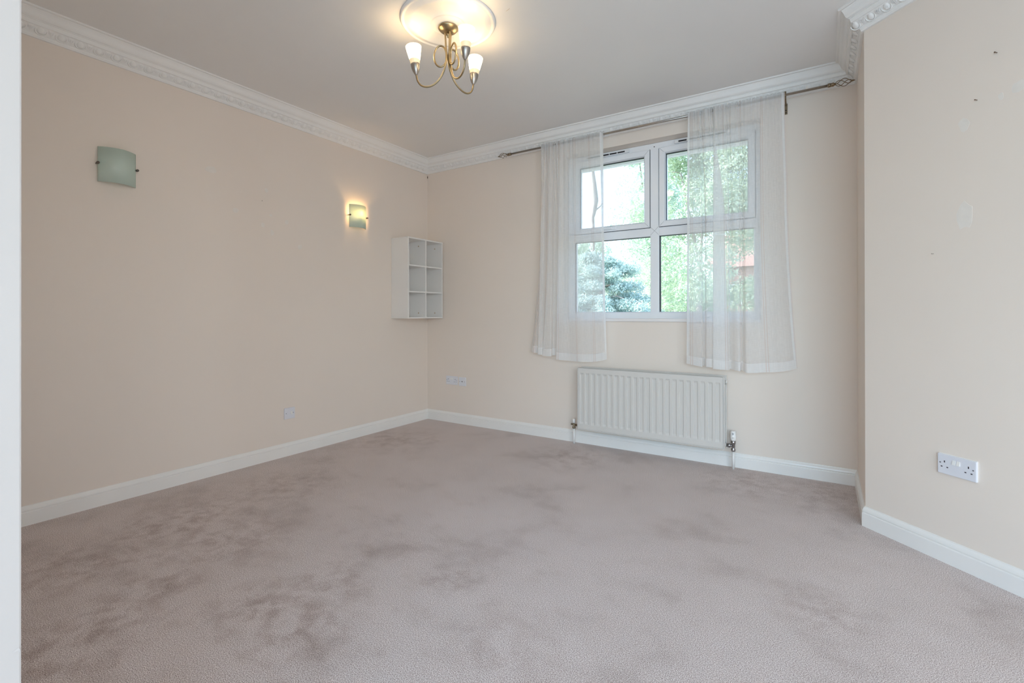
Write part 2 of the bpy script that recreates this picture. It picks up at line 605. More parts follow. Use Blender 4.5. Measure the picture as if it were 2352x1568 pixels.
# ------------------------------------------------------------------ shell
b2 = corner(2, -0.13)
b3 = corner(3, -0.13)
mb = MB()
WX0, WX1, WZ0, WZ1 = 1.588, 3.124, 1.031, 2.462
T = 0.30
mb.box((-0.15, 0, -0.05), (WX0, T, HC)).box((WX1, 0, -0.05), (W + 0.13, T, HC))
mb.box((WX0, 0, -0.05), (WX1, T, WZ0)).box((WX0, 0, WZ1), (WX1, T, HC))
wall_back = struct('wall_back', mb, 'wall')
wall_left = struct('wall_left', MB().prism([(-0.15, 0), (0, 0), (0, -6.2), (-0.15, -6.2)], -0.05, HC), 'wall')
wall_return = struct('wall_return', MB().prism([(W, 0), (W, -L), tuple(b3), (W + 0.13, 0)], -0.05, HC), 'wall')
endb = END - NV * 0.13
wall_right = struct('wall_right', MB().prism([tuple(C0), tuple(END), tuple(endb), tuple(b3)], -0.05, HC), 'wall')
mb = MB().box((END.x, -3.85, -0.05), (END.x + .13, END.y + .1, HC)).box((END.x, -6.35, -0.05), (END.x + .13, -6.05, HC))
mb.box((END.x, -6.05, -0.05), (END.x + .13, -3.85, .45)).box((END.x, -6.05, 2.45), (END.x + .13, -3.85, HC))
struct('wall_side', mb, 'wall')
mb = MB()
mb.box((-0.15, -6.35, -0.05), (2.95, -6.2, HC)).box((6.45, -6.35, -0.05), (END.x, -6.2, HC))
mb.box((2.95, -6.35, -0.05), (6.45, -6.2, 0.45)).box((2.95, -6.35, 2.45), (6.45, -6.2, HC))
struct('wall_rear', mb, 'wall')
struct('wall_front', MB().box((0, -3.70, -0.02), (2.478, -3.565, HC)), 'wall')
mb = MB().box((-0.15, -6.35, -0.12), (END.x + 0.13, 0.0, 0.0))
floor = struct('floor', mb, 'carpet')
mb = MB().box((-0.3, -6.5, HC), (END.x + 0.3, 0.32, HC + 0.16))
ceil = struct('ceiling', mb, 'ceiling')

# door lining at the edge of the opening the picture is taken through
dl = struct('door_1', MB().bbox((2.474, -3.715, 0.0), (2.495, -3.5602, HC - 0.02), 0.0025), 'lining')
nick = MB().add([(2.4956, -3.5615, 0.60), (2.4956, -3.572, 0.604), (2.4956, -3.5635, 0.608), (2.4962, -3.562, 0.604)], [(0, 1, 3), (1, 2, 3), (2, 0, 3), (0, 2, 1)])
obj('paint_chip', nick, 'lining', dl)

# ------------------------------------------------------------------ cornice with egg and leaf ornament
def drop(x):
    return HC - x
PROF = [(0.0, HC), (0.113, HC), (0.113, drop(.0075)), (0.1085, drop(.0102)), (0.101, drop(.0095)), (0.0985, drop(.0085)),
        (0.0965, drop(.0125)), (0.0925, drop(.0178)), (0.0880, drop(.0258)), (0.0845, drop(.0345)), (0.0808, drop(.0425)), (0.0750, drop(.0488)),
        (0.0690, drop(.0522)), (0.0655, drop(.0525)), (0.0648, drop(.0558)), (0.0615, drop(.0562)), (0.0600, drop(.0635)), (0.0572, drop(.0730)),
        (0.0560, drop(.0752)), (0.0492, drop(.0765)), (0.0455, drop(.0800)), (0.0400, drop(.0880)), (0.0320, drop(.0972)), (0.0250, drop(.1030)),
        (0.0225, drop(.1040)), (0.0222, drop(.1072)), (0.0195, drop(.1085)), (0.0165, drop(.1180)), (0.0130, drop(.1225)), (0.0120, drop(.1262)), (0.0, drop(.1265))]

def egg_mesh():
    mb = MB()
    seg, rows = 8, 3
    v = []
    for i in range(rows):
        t = i / rows * PI / 2
        for k in range(seg):
            a = 2 * PI * k / seg
            v.append((0.0172 * math.cos(t) * math.cos(a), -0.0078 * math.sin(t) + 0.0005, 0.0195 * math.cos(t) * math.sin(a)))
    v.append((0, -0.0072, 0))
    f = [(i * seg + k, i * seg + (k + 1) % seg, (i + 1) * seg + (k + 1) % seg, (i + 1) * seg + k) for i in range(rows - 1) for k in range(seg)]
    f += [((rows - 1) * seg + k, (rows - 1) * seg + (k + 1) % seg, rows * seg) for k in range(seg)]
    mb.add(v, f, True)
    arc = [(0.0235 * math.cos(a), -0.0035, 0.0225 * math.sin(a) + 0.001) for a in [math.radians(x) for x in (158, 182, 206, 230, 254, 278, 302, 326, 350, 374)]]
    mb.tube(arc, [0.001, 0.0028, 0.0034, 0.0034, 0.0032, 0.003, 0.0028, 0.0026, 0.002, 0.001], 4)
    return mb
def leaf_mesh():
    mb = MB()
    for dx, tx, w, h in ((0, 0, 0.006, 0.021), (-0.007, -0.004, 0.0045, 0.017), (0.007, 0.004, 0.0045, 0.017)):
        mb.add([(dx + tx * 1.6, 0, h), (dx + w, 0, 0.002), (dx - tx * 1.3, 0, -h), (dx - w, 0, 0.002), (dx, -0.0085, 0.004)], [(0, 1, 4), (1, 2, 4), (2, 3, 4), (3, 0, 4)], True)
    mb.add([(-0.012, 0, 0.02), (0.012, 0, 0.02), (0.008, -0.006, 0.012), (-0.008, -0.006, 0.012)], [(0, 1, 2, 3)])
    return mb
egg0 = leaf0 = None
PITCH = 0.0806
TRIM_RANGE = {0: (3.10, 6.17), 1: (0.03, W - 0.03), 2: (0.03, L - 0.02), 3: (-0.016, 1.5)}
for i in range(4):
    tr = struct('trim_%d' % (i + 1), moulding(i, PROF), 'plaster')
    a, bnd = TRIM_RANGE[i]
    t2 = (PATH[i + 1] - PATH[i]).normalized()
    n2 = NORM[i]
    tilt = math.radians(-44)
    rz = math.atan2(t2.y, t2.x)
    if i == 0:
        s = 6.2 - 2.984 - PITCH
    elif i == 1:
        s = 1.236 - PITCH * 15
    elif i == 2:
        s = 0.05
    else:
        s = -0.016
    while s < bnd:
        if s >= a - 1e-6:
            for off, kind in ((0.0, 'egg'), (PITCH / 2, 'leaf')):
                if s + off > bnd:
                    continue
                p = PATH[i] + t2 * (s + off) + n2 * 0.0345
                if kind == 'egg':
                    if egg0 is None:
                        e = egg0 = obj('egg_ornament', egg_mesh(), 'plaster')
                    else:
                        e = egg0.copy()
                        COL.objects.link(e)
                else:
                    if leaf0 is None:
                        e = leaf0 = obj('leaf_ornament', leaf_mesh(), 'plaster')
                    else:
                        e = leaf0.copy()
                        COL.objects.link(e)
                e.parent = tr
                e.location = (p.x, p.y, drop(.0915))
                # local X along the wall, local -Y out of the sloping band (down and into the room)
                e.rotation_euler = (Matrix.Rotation(rz, 3, 'Z') @ Matrix.Rotation(-tilt, 3, 'X')).to_euler()
        s += PITCH

# ------------------------------------------------------------------ skirting
SK = [(0.0, 0.0), (0.0155, 0.0), (0.0155, 0.0665), (0.0150, 0.0690), (0.0115, 0.0705), (0.0115, 0.0735), (0.0132, 0.0765), (0.0132, 0.0800), (0.0118, 0.0860), (0.0085, 0.0925), (0.0052, 0.0975), (0.0045, 0.1010), (0.0, 0.1015)]
for nm, i in (('baseboard_left', 0), ('baseboard_back', 1), ('baseboard_return', 2), ('baseboard_right', 3)):
    struct(nm, moulding(i, SK), 'gloss')

# ------------------------------------------------------------------ repair marks on the walls
def blob(cx, cz, w, h, seed, n=11):
    r = random.Random(seed)
    return [(cx + w / 2 * math.cos(2 * PI * k / n) * r.uniform(0.72, 1.12), cz + h / 2 * math.sin(2 * PI * k / n) * r.uniform(0.72, 1.12)) for k in range(n)]
def patch_left(y, z, w, h, seed):
    pts = blob(y, z, w, h, seed)
    n = len(pts)
    v = [(0.0, p[0], p[1]) for p in pts] + [(0.0006, p[0], p[1]) for p in pts]
    obj('paint_patch', MB().add(v, [tuple(range(n, 2 * n))] + [(k, (k + 1) % n, n + (k + 1) % n, n + k) for k in range(n)]), 'patch', wall_left)
def patch_right(t, z, w, h, seed):
    pts = blob(t, z, w, h, seed)
    n = len(pts)
    v = []
    for o in (0.0, 0.0006):
        for p in pts:
            q = C0 + DV * p[0] + NV * o
            v.append((q.x, q.y, p[1]))
    obj('paint_patch', MB().add(v, [tuple(range(n, 2 * n))] + [(k, (k + 1) % n, n + (k + 1) % n, n + k) for k in range(n)]), 'patch', wall_right)
def ray_plane(u, v, n, d):
    c, s = math.cos(0.5748), math.sin(0.5748)
    r = Vector((-s, c, 0.0019)) + Vector((c, s, 0)) * ((u - 1176) / 1108.0) - Vector((0, 0, 1)) * ((v - 717) / 1108.0)
    o = Vector(cam.location)
    n = Vector(n)
    return o + r * ((d - n.dot(o)) / n.dot(r))
for k, (u, v, w, h) in enumerate(((485, 388, .075, .05), (541, 482, .05, .035), (612, 436, .032, .035), (604, 515, .03, .042), (622, 493, .03, .02), (625, 533, .03, .045), (659, 509, .034, .035), (689, 566, .04, .042))):
    p = ray_plane(u, v, (1, 0, 0), 0)
    patch_left(p.y, p.z, w, h, 10 + k)
N3 = (NV.x, NV.y, 0)
dC = NV.dot(C0)
for k, (u, v, w, h) in enumerate(((2216, 287, .045, .06), (2218, 497, .07, .13), (2301, 222, .02, .03), (2342, 200, .05, .05))):
    p = ray_plane(u, v, N3, dC)
    patch_right((Vector((p.x, p.y)) - C0).dot(DV), p.z, w, h, 30 + k)
for u, v, r in ((2292, 122, .0030), (2246, 231, .0026), (2145, 584, .0013)):
    p = ray_plane(u, v, N3, dC)
    q = p + Vector(N3) * 0.012
    obj('nail', MB().cyl(p, q, r * 0.6, seg=6).cyl(q, q + Vector(N3) * .002, r, seg=8), 'brownnail', wall_right)
p = ray_plane(602, 460, (1, 0, 0), 0)
obj('nail', MB().cyl(p, p + Vector((.004, 0, 0)), .0022, seg=6), 'brownnail', wall_left)
sc0 = ray_plane(1163, 25, (0, 0, 1), HC - .0006)
sc1 = ray_plane(1172, 18, (0, 0, 1), HC - .0006)
obj('scratch', MB().tube([sc0, (sc0 + sc1) / 2 + Vector((.004, 0, 0)), sc1], [.0005, .0009, .0004], 5), 'cap', ceil)
obj('nail', MB().cyl((0.004, -0.001, 2.515), (0.004, -0.001, 2.535), .004, seg=6), 'brownnail', wall_back)

# ------------------------------------------------------------------ window
win = bpy.data.objects.new('window_1', None)
COL.objects.link(win)
win.location = (2.356, 0.10, 1.058)
ORG[win.name] = Vector(win.location)
tag(win, kind='structure')
Y0 = 0.10
FX0, FX1, FZ0, FZ1 = 1.592, 3.122, 1.056, 2.460
frame = obj('window_frame', MB().ring(FX0, FX1, FZ0, FZ1, [(0, Y0), (.047, Y0), (.050, Y0 + .003), (.054, Y0 + .014), (.054, .172), (0, .172)]), 'upvc', win)
obj('mullion', MB().bbox((2.319, Y0 + .0004, FZ0 + .045), (2.387, .170, FZ1 - .045), .004), 'upvc', win)
obj('transom', MB().bbox((FX0 + .045, Y0 + .0008, 1.717), (2.321, .168, 1.800), .004).bbox((2.385, Y0 + .0008, 1.717), (FX1 - .045, .168, 1.800), .004), 'upvc', win)
def pane(x0, x1, z0, z1, y, parent):
    obj('gasket', MB().ring(x0 - .002, x1 + .002, z0 - .002, z1 + .002, [(0, y - .010), (.0045, y - .006), (.0045, y + .012), (0, y + .012)]), 'rubber_and_shade', parent)
    return obj('pane', MB().box((x0, y, z0), (x1, y + .004, z1)), 'glass', parent)
pane(1.646, 2.315, 1.100, 1.717, .132, win)
pane(2.391, 3.069, 1.100, 1.717, .132, win)
def sash(x0, x1, hx, hdir):
    z0, z1 = 1.787, 2.412
    s = obj('sash', MB().ring(x0, x1, z0, z1, [(0, .087), (.002, .0855), (.038, .0855), (.041, .087), (.048, .1005), (.048, .160), (0, .160)]), 'upvc', win)
    pane(x0 + .0485, x1 - .0485, z0 + .0485, z1 - .0485, .120, s)
    h = obj('handle', MB().bbox((hx - .055, .076, 1.798), (hx + .055, .0858, 1.820), .003).bbox((hx - .05 * hdir, .062, 1.802), (hx + .02 * hdir, .076, 1.816), .003), 'upvc', s)
    obj('shadow_gap', MB().ring(x0 - .0035, x1 + .0035, z0 - .0035, z1 + .0035, [(0, .0985), (.005, .0985), (.005, .105), (0, .105)]), 'rubber_and_shade', s)  # solid black ring standing in for the shade in the gap around the sash
sash(1.648, 2.317, 1.985, 1)
sash(2.394, 3.079, 2.735, -1)
# welded mitre seams of the plastic profiles
def seam(a, b):
    obj('weld_seam', MB().tube([(a[0], a[2], a[1]), (b[0], b[2], b[1])], .0007, 4), 'grey', win)
for x0, x1 in ((1.648, 2.317), (2.394, 3.079)):
    for xa, sx in ((x0, 1), (x1, -1)):
        for za, sz in ((1.787, 1), (2.412, -1)):
            seam((xa + sx * .004, za + sz * .004, .0853), (xa + sx * .038, za + sz * .038, .0853))
for sx in (-1, 1):
    for sz in (-1, 1):
        seam((2.353, 1.7585, Y0 - .0001), (2.353 + sx * .034, 1.7585 + sz * .034, Y0 - .0001))
for x0, x1 in ((1.745, 2.150), (2.515, 2.915)):
    v = obj('trickle_vent', MB().bbox((x0, .083, 2.4225), (x1, Y0 + .001, 2.4470), .004), 'vent', win)
    n = 5
    for k in range(n):
        a = x0 + .03 + (x1 - x0 - .06) * k / n
        obj('vent_slot', MB().box((a, .0822, 2.4285), (a + (x1 - x0 - .06) / n - .006, .0835, 2.4400)), 'dark', v)
obj('screw_hole', MB().cyl((2.353, .0992, 2.432), (2.353, .1012, 2.432), .0045, seg=10), 'dark', win)
obj('window_sill', MB().bbox((WX0 + .001, -.014, 1.0315), (WX1 - .001, Y0 + .05, 1.0560), .005), 'sillwhite', win)
# eaves board and gutter outside above the window
eaves = struct('trim_5', MB().box((-1.5, .30, 2.52), (5.5, .72, 2.56)).box((-1.5, .66, 2.515), (5.5, .72, 2.62)), 'gutter')

# ------------------------------------------------------------------ curtain pole
pole = thing('curtain_pole', (2.35, -.09, 2.545), 'thin steel curtain pole with twisted cage finials above the window', 'curtain pole')
PY, PZ = -.09, 2.547
obj('pole', MB().cyl((1.112, PY, PZ), (3.515, PY, PZ), .0085, seg=16), 'steel', pole)
def finial(xc, sgn, mat):
    m = MB()
    m.lathe([(0, -.004), (.0125, -.004), (.0125, .010), (.0115, .011), (.0115, .020), (.0125, .021), (.0125, .026), (.007, .034), (.004, .040), (0, .041)], (xc, PY, PZ), (sgn, 0, 0), 16)
    f = obj('finial', m, mat, pole)
    ln = .088
    for k in range(4):
        pts = []
        for j in range(15):
            t = j / 14
            a = k * PI / 2 + t * PI * 1.05
            r = .0025 + .0205 * math.sin(PI * min(1, t * 1.02)) ** 0.75
            pts.append((xc + sgn * (.034 + ln * t), PY + r * math.cos(a), PZ + r * math.sin(a)))
        obj('cage_wire', MB().tube(pts, .0022, 6), mat, f)
    obj('tip', MB().lathe([(0, 0), (.005, .001), (.006, .006), (.004, .013), (.0015, .019), (0, .020)], (xc + sgn * (.032 + ln), PY, PZ), (sgn, 0, 0), 12), mat, f)
finial(1.100, -1, 'oldbrass')
finial(3.520, 1, 'bronze')
for x in (1.437, 3.279):
    b = MB()
    b.bbox((x - .0085, -.004, 2.447), (x + .0085, 0, 2.520), .001)
    b.tube([(x, -.003, 2.512), (x, -.03, 2.516), (x, -.062, 2.522), (x, -.085, 2.534)], [.0062, .0055, .0055, .006], 8)
    b.bbox((x - .007, PY - .012, PZ - .0135), (x + .007, PY + .012, PZ + .020), .003)
    br = obj('bracket', b, 'bronze', pole)
    for z in (2.458, 2.474):
        obj('screw', MB().lathe([(0, .002), (.003, .0018), (.0042, 0)], (x, -.004, z), (0, -1, 0), 10), 'dark', br)

# ------------------------------------------------------------------ sheer curtains
def crom(P, n):
    """Catmull-Rom through 2-D points, n steps per span"""
    out = []
    for i in range(len(P) - 1):
        p0, p1, p2, p3 = P[max(i - 1, 0)], P[i], P[i + 1], P[min(i + 2, len(P) - 1)]
        for k in range(n):
            t = k / n
            out.append(tuple(0.5 * (2 * b + (c - a) * t + (2 * a - 5 * b + 4 * c - d) * t * t + (3 * b - a - 3 * c + d) * t ** 3) for a, b, c, d in zip(p0, p1, p2, p3)))
    out.append(tuple(P[-1]))
    return out
def smooth(t):
    t = max(0.0, min(1.0, t))
    return t * t * (3 - 2 * t)
def curtain(name, label, top, mid, bot, ztop, zbot, seed, loc, bunch):
    """top, mid, bot: matching plan points (x, y) of the cloth at the pole, at mid height and at the hem; zbot: hem height for each"""
    c = thing(name, loc, label, 'curtain')
    n = 7
    T3, M3, B3 = crom(top, n), crom(mid, n), crom([(x, y, z) for (x, y), z in zip(bot, zbot)], n)
    rows = 54
    rnd = random.Random(seed)
    ph = [rnd.uniform(0, 6.28) for _ in range(6)]
    cols = len(T3)
    arc = [0.0]
    for j in range(1, cols):
        arc.append(arc[-1] + math.hypot(M3[j][0] - M3[j - 1][0], M3[j][1] - M3[j - 1][1]))
    def pt(j, s):
        # s: 0 at the top edge, 1 at the bottom edge
        zb = B3[j][2]
        z = ztop + (zb - ztop) * s
        if s < 0.42:
            a = smooth(s / 0.42)
            x = T3[j][0] * (1 - a) + M3[j][0] * a
            y = T3[j][1] * (1 - a) + M3[j][1] * a
        else:
            a = ((s - 0.42) / 0.58)
            a = a * a * 0.5 + a * 0.5
            x = M3[j][0] * (1 - a) + B3[j][0] * a
            y = M3[j][1] * (1 - a) + B3[j][1] * a
        g = max(0.0, 1 - s / 0.16)                        # little gathers under the pole
        u = arc[j]
        long = max(0.0, 1 - s / 0.42) * bunch(x)
        y += long * 0.0075 * math.sin(u * 150 + ph[5])
        x += long * 0.0035 * math.cos(u * 150 + ph[5])
        y += g * g * (0.0032 * math.sin(u * 210 + ph[0]) + 0.0026 * math.sin(u * 330 + ph[1]))
        x += g * g * 0.0022 * math.sin(u * 190 + ph[2] + s * 30)
        y += 0.004 * math.sin(u * 21 + ph[3] + s * 2.2) * s
        z += g * 0.003 * math.sin(u * 260 + ph[4])
        return (x, y, z)
    sgrid = [0.0, 0.006, 0.012, 0.018, 0.026] + [0.026 + (1 - 0.026) * (k / rows) for k in range(1, rows + 1)]
    hem_s = 1 - 0.062 / (ztop - 0.72)
    def build(nm, js, ss, mat, dy=0.0):
        pts, uv = [], []
        for s in ss:
            row = []
            for j in js:
                x, y, z = pt(j, s)
                row.append((x, y + dy, z))
                uv.append((arc[j], z))
            pts.append(row)
        return obj(nm, MB().sheet(pts), mat, c, uv=uv, fix=False)
    allj = list(range(cols))
    build('panel', allj, [s for s in sgrid if s < hem_s] + [hem_s], 'sheer')
    build('hem', allj, [hem_s + (1 - hem_s) * k / 5 for k in range(6)], 'sheer_hem')
    def edge(js):
        build('side_hem', js, [s for s in sgrid if s < hem_s] + [hem_s], 'sheer_hem', -0.0012)
    e0 = [j for j in allj if arc[j] <= 0.020]
    e1 = [j for j in allj if arc[-1] - arc[j] <= 0.020]
    if len(e0) < 2: e0 = [0, 1]
    if len(e1) < 2: e1 = [cols - 2, cols - 1]
    edge(e0)
    edge(e1)
    # rod pocket: the cloth goes over the pole and down behind it
    pts, uv = [], []
    for k in range(7):
        a = PI * k / 6
        row = []
        for j in allj:
            x, y, z = pt(j, 0.0)
            row.append((x, PY + (y - PY) * math.cos(a), z + 0.010 * math.sin(a) - (0.03 * (k - 5) if k > 5 else 0)))
            uv.append((arc[j], z + 0.01 * k))
        pts.append(row)
    obj('rod_pocket', MB().sheet(pts), 'sheer', c, uv=uv, fix=False)
    return c

# left curtain: bunched in omega folds on its outer half, one flat layer on its inner half
top, mid, bot, zb = [], [], [], []
def add(tx, ty, mx, my, bx, by, z):
    top.append((tx, ty)); mid.append((mx, my)); bot.append((bx, by)); zb.append(z)
add(1.432, -.104, 1.408, -.070, 1.300, -.060, .757)
add(1.440, -.106, 1.425, -.088, 1.335, -.085, .750)
add(1.444, -.100, 1.424, -.066, 1.352, -.064, .749)
add(1.450, -.098, 1.430, -.060, 1.394, -.060, .748)
add(1.448, -.110, 1.426, -.110, 1.392, -.104, .742)
add(1.462, -.113, 1.440, -.116, 1.412, -.110, .740)
add(1.476, -.111, 1.459, -.112, 1.436, -.106, .739)
add(1.480, -.100, 1.466, -.064, 1.432, -.084, .740)
add(1.490, -.098, 1.500, -.060, 1.440, -.082, .740)
add(1.496, -.108, 1.506, -.090, 1.436, -.108, .733)
add(1.500, -.113, 1.503, -.115, 1.446, -.116, .731)
add(1.520, -.114, 1.520, -.118, 1.486, -.118, .729)
add(1.540, -.111, 1.540, -.112, 1.526, -.108, .731)
add(1.546, -.100, 1.538, -.070, 1.522, -.070, .735)
add(1.560, -.097, 1.566, -.058, 1.548, -.060, .736)
add(1.580, -.099, 1.596, -.062, 1.578, -.064, .733)
add(1.588, -.108, 1.594, -.108, 1.571, -.112, .708)
add(1.604, -.113, 1.610, -.118, 1.600, -.122, .704)
add(1.640, -.112, 1.640, -.114, 1.650, -.118, .702)
add(1.672, -.106, 1.662, -.098, 1.690, -.114, .701)
add(1.700, -.104, 1.690, -.094, 1.720, -.114, .700)
add(1.730, -.108, 1.730, -.100, 1.760, -.118, .699)
add(1.780, -.106, 1.790, -.104, 1.810, -.120, .699)
add(1.840, -.107, 1.860, -.098, 1.880, -.114, .701)
add(1.900, -.105, 1.930, -.100, 1.950, -.104, .708)
add(1.960, -.106, 1.975, -.102, 2.000, -.096, .720)
add(2.002, -.105, 2.003, -.100, 2.024, -.090, .728)
curtain('sheer_curtain', 'ivory sheer curtain bunched beside the empty corner wall, left of the pair', top, mid, bot, 2.560, zb, 7, (1.70, -.09, .70), lambda x: smooth((1.76 - x) / .08))

# right curtain: overlapping pleats in its inner half, flat outer half that flares out at the hem
top, mid, bot, zb = [], [], [], []
add(2.657, -.105, 2.652, -.098, 2.643, -.096, .728)
add(2.690, -.107, 2.690, -.106, 2.690, -.112, .722)
add(2.722, -.106, 2.728, -.108, 2.738, -.120, .716)
add(2.738, -.110, 2.752, -.108, 2.757, -.118, .715)
add(2.742, -.100, 2.752, -.082, 2.758, -.084, .717)
add(2.750, -.098, 2.766, -.066, 2.774, -.066, .718)
add(2.758, -.104, 2.775, -.088, 2.775, -.090, .716)
add(2.766, -.112, 2.786, -.112, 2.784, -.116, .714)
add(2.784, -.110, 2.806, -.114, 2.812, -.120, .713)
add(2.806, -.108, 2.834, -.106, 2.842, -.112, .712)
add(2.822, -.100, 2.880, -.078, 2.890, -.080, .712)
add(2.830, -.098, 2.900, -.068, 2.928, -.070, .713)
add(2.836, -.104, 2.884, -.094, 2.905, -.094, .710)
add(2.838, -.112, 2.838, -.118, 2.838, -.124, .706)
add(2.848, -.114, 2.842, -.126, 2.842, -.132, .705)
add(2.872, -.112, 2.880, -.124, 2.885, -.134, .703)
add(2.900, -.110, 2.918, -.116, 2.930, -.126, .702)
add(2.914, -.102, 2.934, -.094, 2.938, -.098, .704)
add(2.922, -.098, 2.928, -.078, 2.934, -.078, .705)
add(2.936, -.106, 2.944, -.086, 2.950, -.088, .704)
add(2.950, -.112, 2.968, -.110, 2.976, -.118, .701)
add(2.980, -.108, 2.994, -.112, 3.004, -.130, .699)
add(3.004, -.104, 3.008, -.086, 3.012, -.094, .701)
add(3.018, -.108, 3.022, -.094, 3.024, -.104, .700)
add(3.050, -.111, 3.040, -.116, 3.048, -.146, .693)
add(3.082, -.108, 3.074, -.114, 3.092, -.140, .694)
add(3.120, -.106, 3.120, -.100, 3.150, -.124, .700)
add(3.165, -.107, 3.170, -.096, 3.212, -.112, .704)
add(3.210, -.105, 3.220, -.090, 3.270, -.094, .711)
add(3.250, -.106, 3.262, -.080, 3.318, -.072, .722)
add(3.276, -.104, 3.290, -.074, 3.344, -.058, .733)
curtain('sheer_curtain', 'ivory sheer curtain with pink stripes and wider flared hem, nearest the slanted wall', top, mid, bot, 2.560, zb, 9, (3.0, -.09, .70), lambda x: 0.6 * smooth((x - 2.70) / .06) * smooth((3.02 - x) / .10))

# ------------------------------------------------------------------ radiator
RX0, RX1, RZ0, RZ1, RYF = 1.770, 2.905, .135, .652, -.112
rad = thing('radiator', (2.338, -.06, RZ0), 'white ribbed panel radiator with valves and pipes under the window', 'radiator')
def channel_panel(x0, x1, z0, z1, y, depth, n):
    """pressed steel panel: upright channels pressed into a flat front"""
    px = (x1 - x0 - .018) / n
    xs = [x0]
    ys = [0]
    for k in range(n):
        a = x0 + .009 + px * k
        for fx, d in ((.12, 0), (.18, .8), (.22, 1), (.70, 1), (.74, .8), (.78, 0)):
            xs.append(a + px * fx)
            ys.append(d)
    xs.append(x1)
    ys.append(0)
    zs = [(z0, 0), (z0 + .036, 0), (z0 + .046, .6), (z0 + .054, 1), (z1 - .054, 1), (z1 - .046, .6), (z1 - .038, 0), (z1, 0)]
    pts = [[(x, y + depth * d * e, z) for x, d in zip(xs, ys)] for z, e in zs]
    return MB().sheet(pts, smooth=False)
fm = channel_panel(RX0 + .010, RX1 - .010, RZ0 + .014, RZ1 - .006, RYF, .0070, 22)
front = obj('front_panel', fm, 'radiator', rad)
rim = MB()
def rrect(x0, x1, z0, z1, r, n=5):
    pts = []
    for cx, cz, a0 in ((x1 - r, z1 - r, 0), (x0 + r, z1 - r, 90), (x0 + r, z0 + r, 180), (x1 - r, z0 + r, 270)):
        for k in range(n):
            a = math.radians(a0 + 90 * k / (n - 1))
            pts.append((cx + r * math.cos(a), cz + r * math.sin(a)))
    return pts
def loft(mb, loops):
    n = len(loops[0])
    v = [p for l in loops for p in l]
    f = [(i * n + k, i * n + (k + 1) % n, (i + 1) * n + (k + 1) % n, (i + 1) * n + k) for i in range(len(loops) - 1) for k in range(n)]
    mb.add(v, f)
def rloop(ins, y, r=.016):
    return [(x, y, z) for x, z in rrect(RX0 + ins, RX1 - ins, RZ0 + ins, RZ1 - ins * .3, max(.003, r - ins))]
loft(rim, [rloop(.014, RYF + .001), rloop(.0125, RYF + .0045), rloop(.009, RYF + .0045), rloop(.007, RYF - .001), rloop(.002, RYF + .000), rloop(0, RYF + .003), rloop(0, RYF + .011), rloop(.004, RYF + .0125), rloop(.03, RYF + .0125)])
obj('panel_rim', rim, 'radiator', rad)
obj('rear_panel', MB().bbox((RX0 + .012, -.050, RZ0 + .012), (RX1 + .004, -.036, RZ1 + .002), .004), 'radiator', rad)
obj('top_seam', MB().bbox((RX0 + .012, -.0535, RZ1 - .006), (RX1 + .002, -.0505, RZ1 + .003), .001).bbox((RX0 + .012, RYF + .010, RZ1 - .012), (RX1 - .006, RYF + .014, RZ1 - .001), .001), 'radiator', rad)
obj('back_plate', MB().bbox((RX0 + .03, RYF + .012, RZ0 + .012), (RX1 - .02, RYF + .02, RZ1 - .014), .003), 'radiator', rad)
cv = MB()
zz = []
k = 0
x = RX0 + .06
while x < RX1 - .06:
    zz.append((x, RYF + .021 if k % 2 else -.052))
    k += 1
    x += .012
vv = [(x, y, RZ0 + .06) for x, y in zz] + [(x, y, RZ1 - .06) for x, y in zz]
n = len(zz)
cv.add(vv, [(i, i + 1, n + i + 1, n + i) for i in range(n - 1)])
obj('convector_fin', cv, 'radiator', rad, fix=False)
for x in (RX0 + .16, RX1 - .16):
    obj('wall_bracket', MB().bbox((x - .015, -.037, RZ0 + .02), (x + .015, -.0005, RZ1 - .06), .002), 'radiator', rad)
obj('end_tapping', MB().cyl((RX1 - .004, -.064, RZ1 - .045), (RX1 + .012, -.064, RZ1 - .045), .013, seg=14), 'radiator', rad)
obj('end_tapping', MB().cyl((RX1 - .004, -.064, .165), (RX1 + .004, -.064, .165), .016, seg=14), 'radiator', rad)
obj('end_tapping', MB().cyl((RX0 + .004, -.064, .158), (RX0 - .006, -.064, .158), .014, seg=14), 'radiator', rad)
# lockshield valve at the end away from the slanted wall
VX, VY = 1.717, -.060
lv = MB()
lv.lathe([(0, .128), (.0125, .128), (.0135, .134), (.0135, .140), (.011, .143), (.0095, .150), (.0095, .168), (.008, .174), (0, .174)], (VX, VY, 0), (0, 0, 1), 14)
lv.cyl((VX, VY, .158), (RX0 - .004, -.064, .158), .0075, seg=10)
lv.lathe([(0, .020), (.0105, .020), (.0115, .030), (.0115, .040), (0, .040)], (VX, VY, .158), (1, 0, 0), 6)
lv.cyl((VX - .022, VY, .161), (VX, VY, .161), .0055, seg=8)
lv.lathe([(0, -.026), (.008, -.026), (.008, -.018), (0, -.018)], (VX, VY, .161), (1, 0, 0), 8)
v1 = obj('lockshield_valve', lv, 'oldbrass', rad)
obj('valve_cap', MB().lathe([(.0105, .174), (.0120, .176), (.0130, .200), (.0125, .208), (.0095, .2095), (0, .2095)], (VX, VY, 0), (0, 0, 1), 16), 'gloss', v1)
obj('pipe', MB().cyl((VX, VY, 0), (VX, VY, .130), .0085, seg=14), 'gloss', rad)
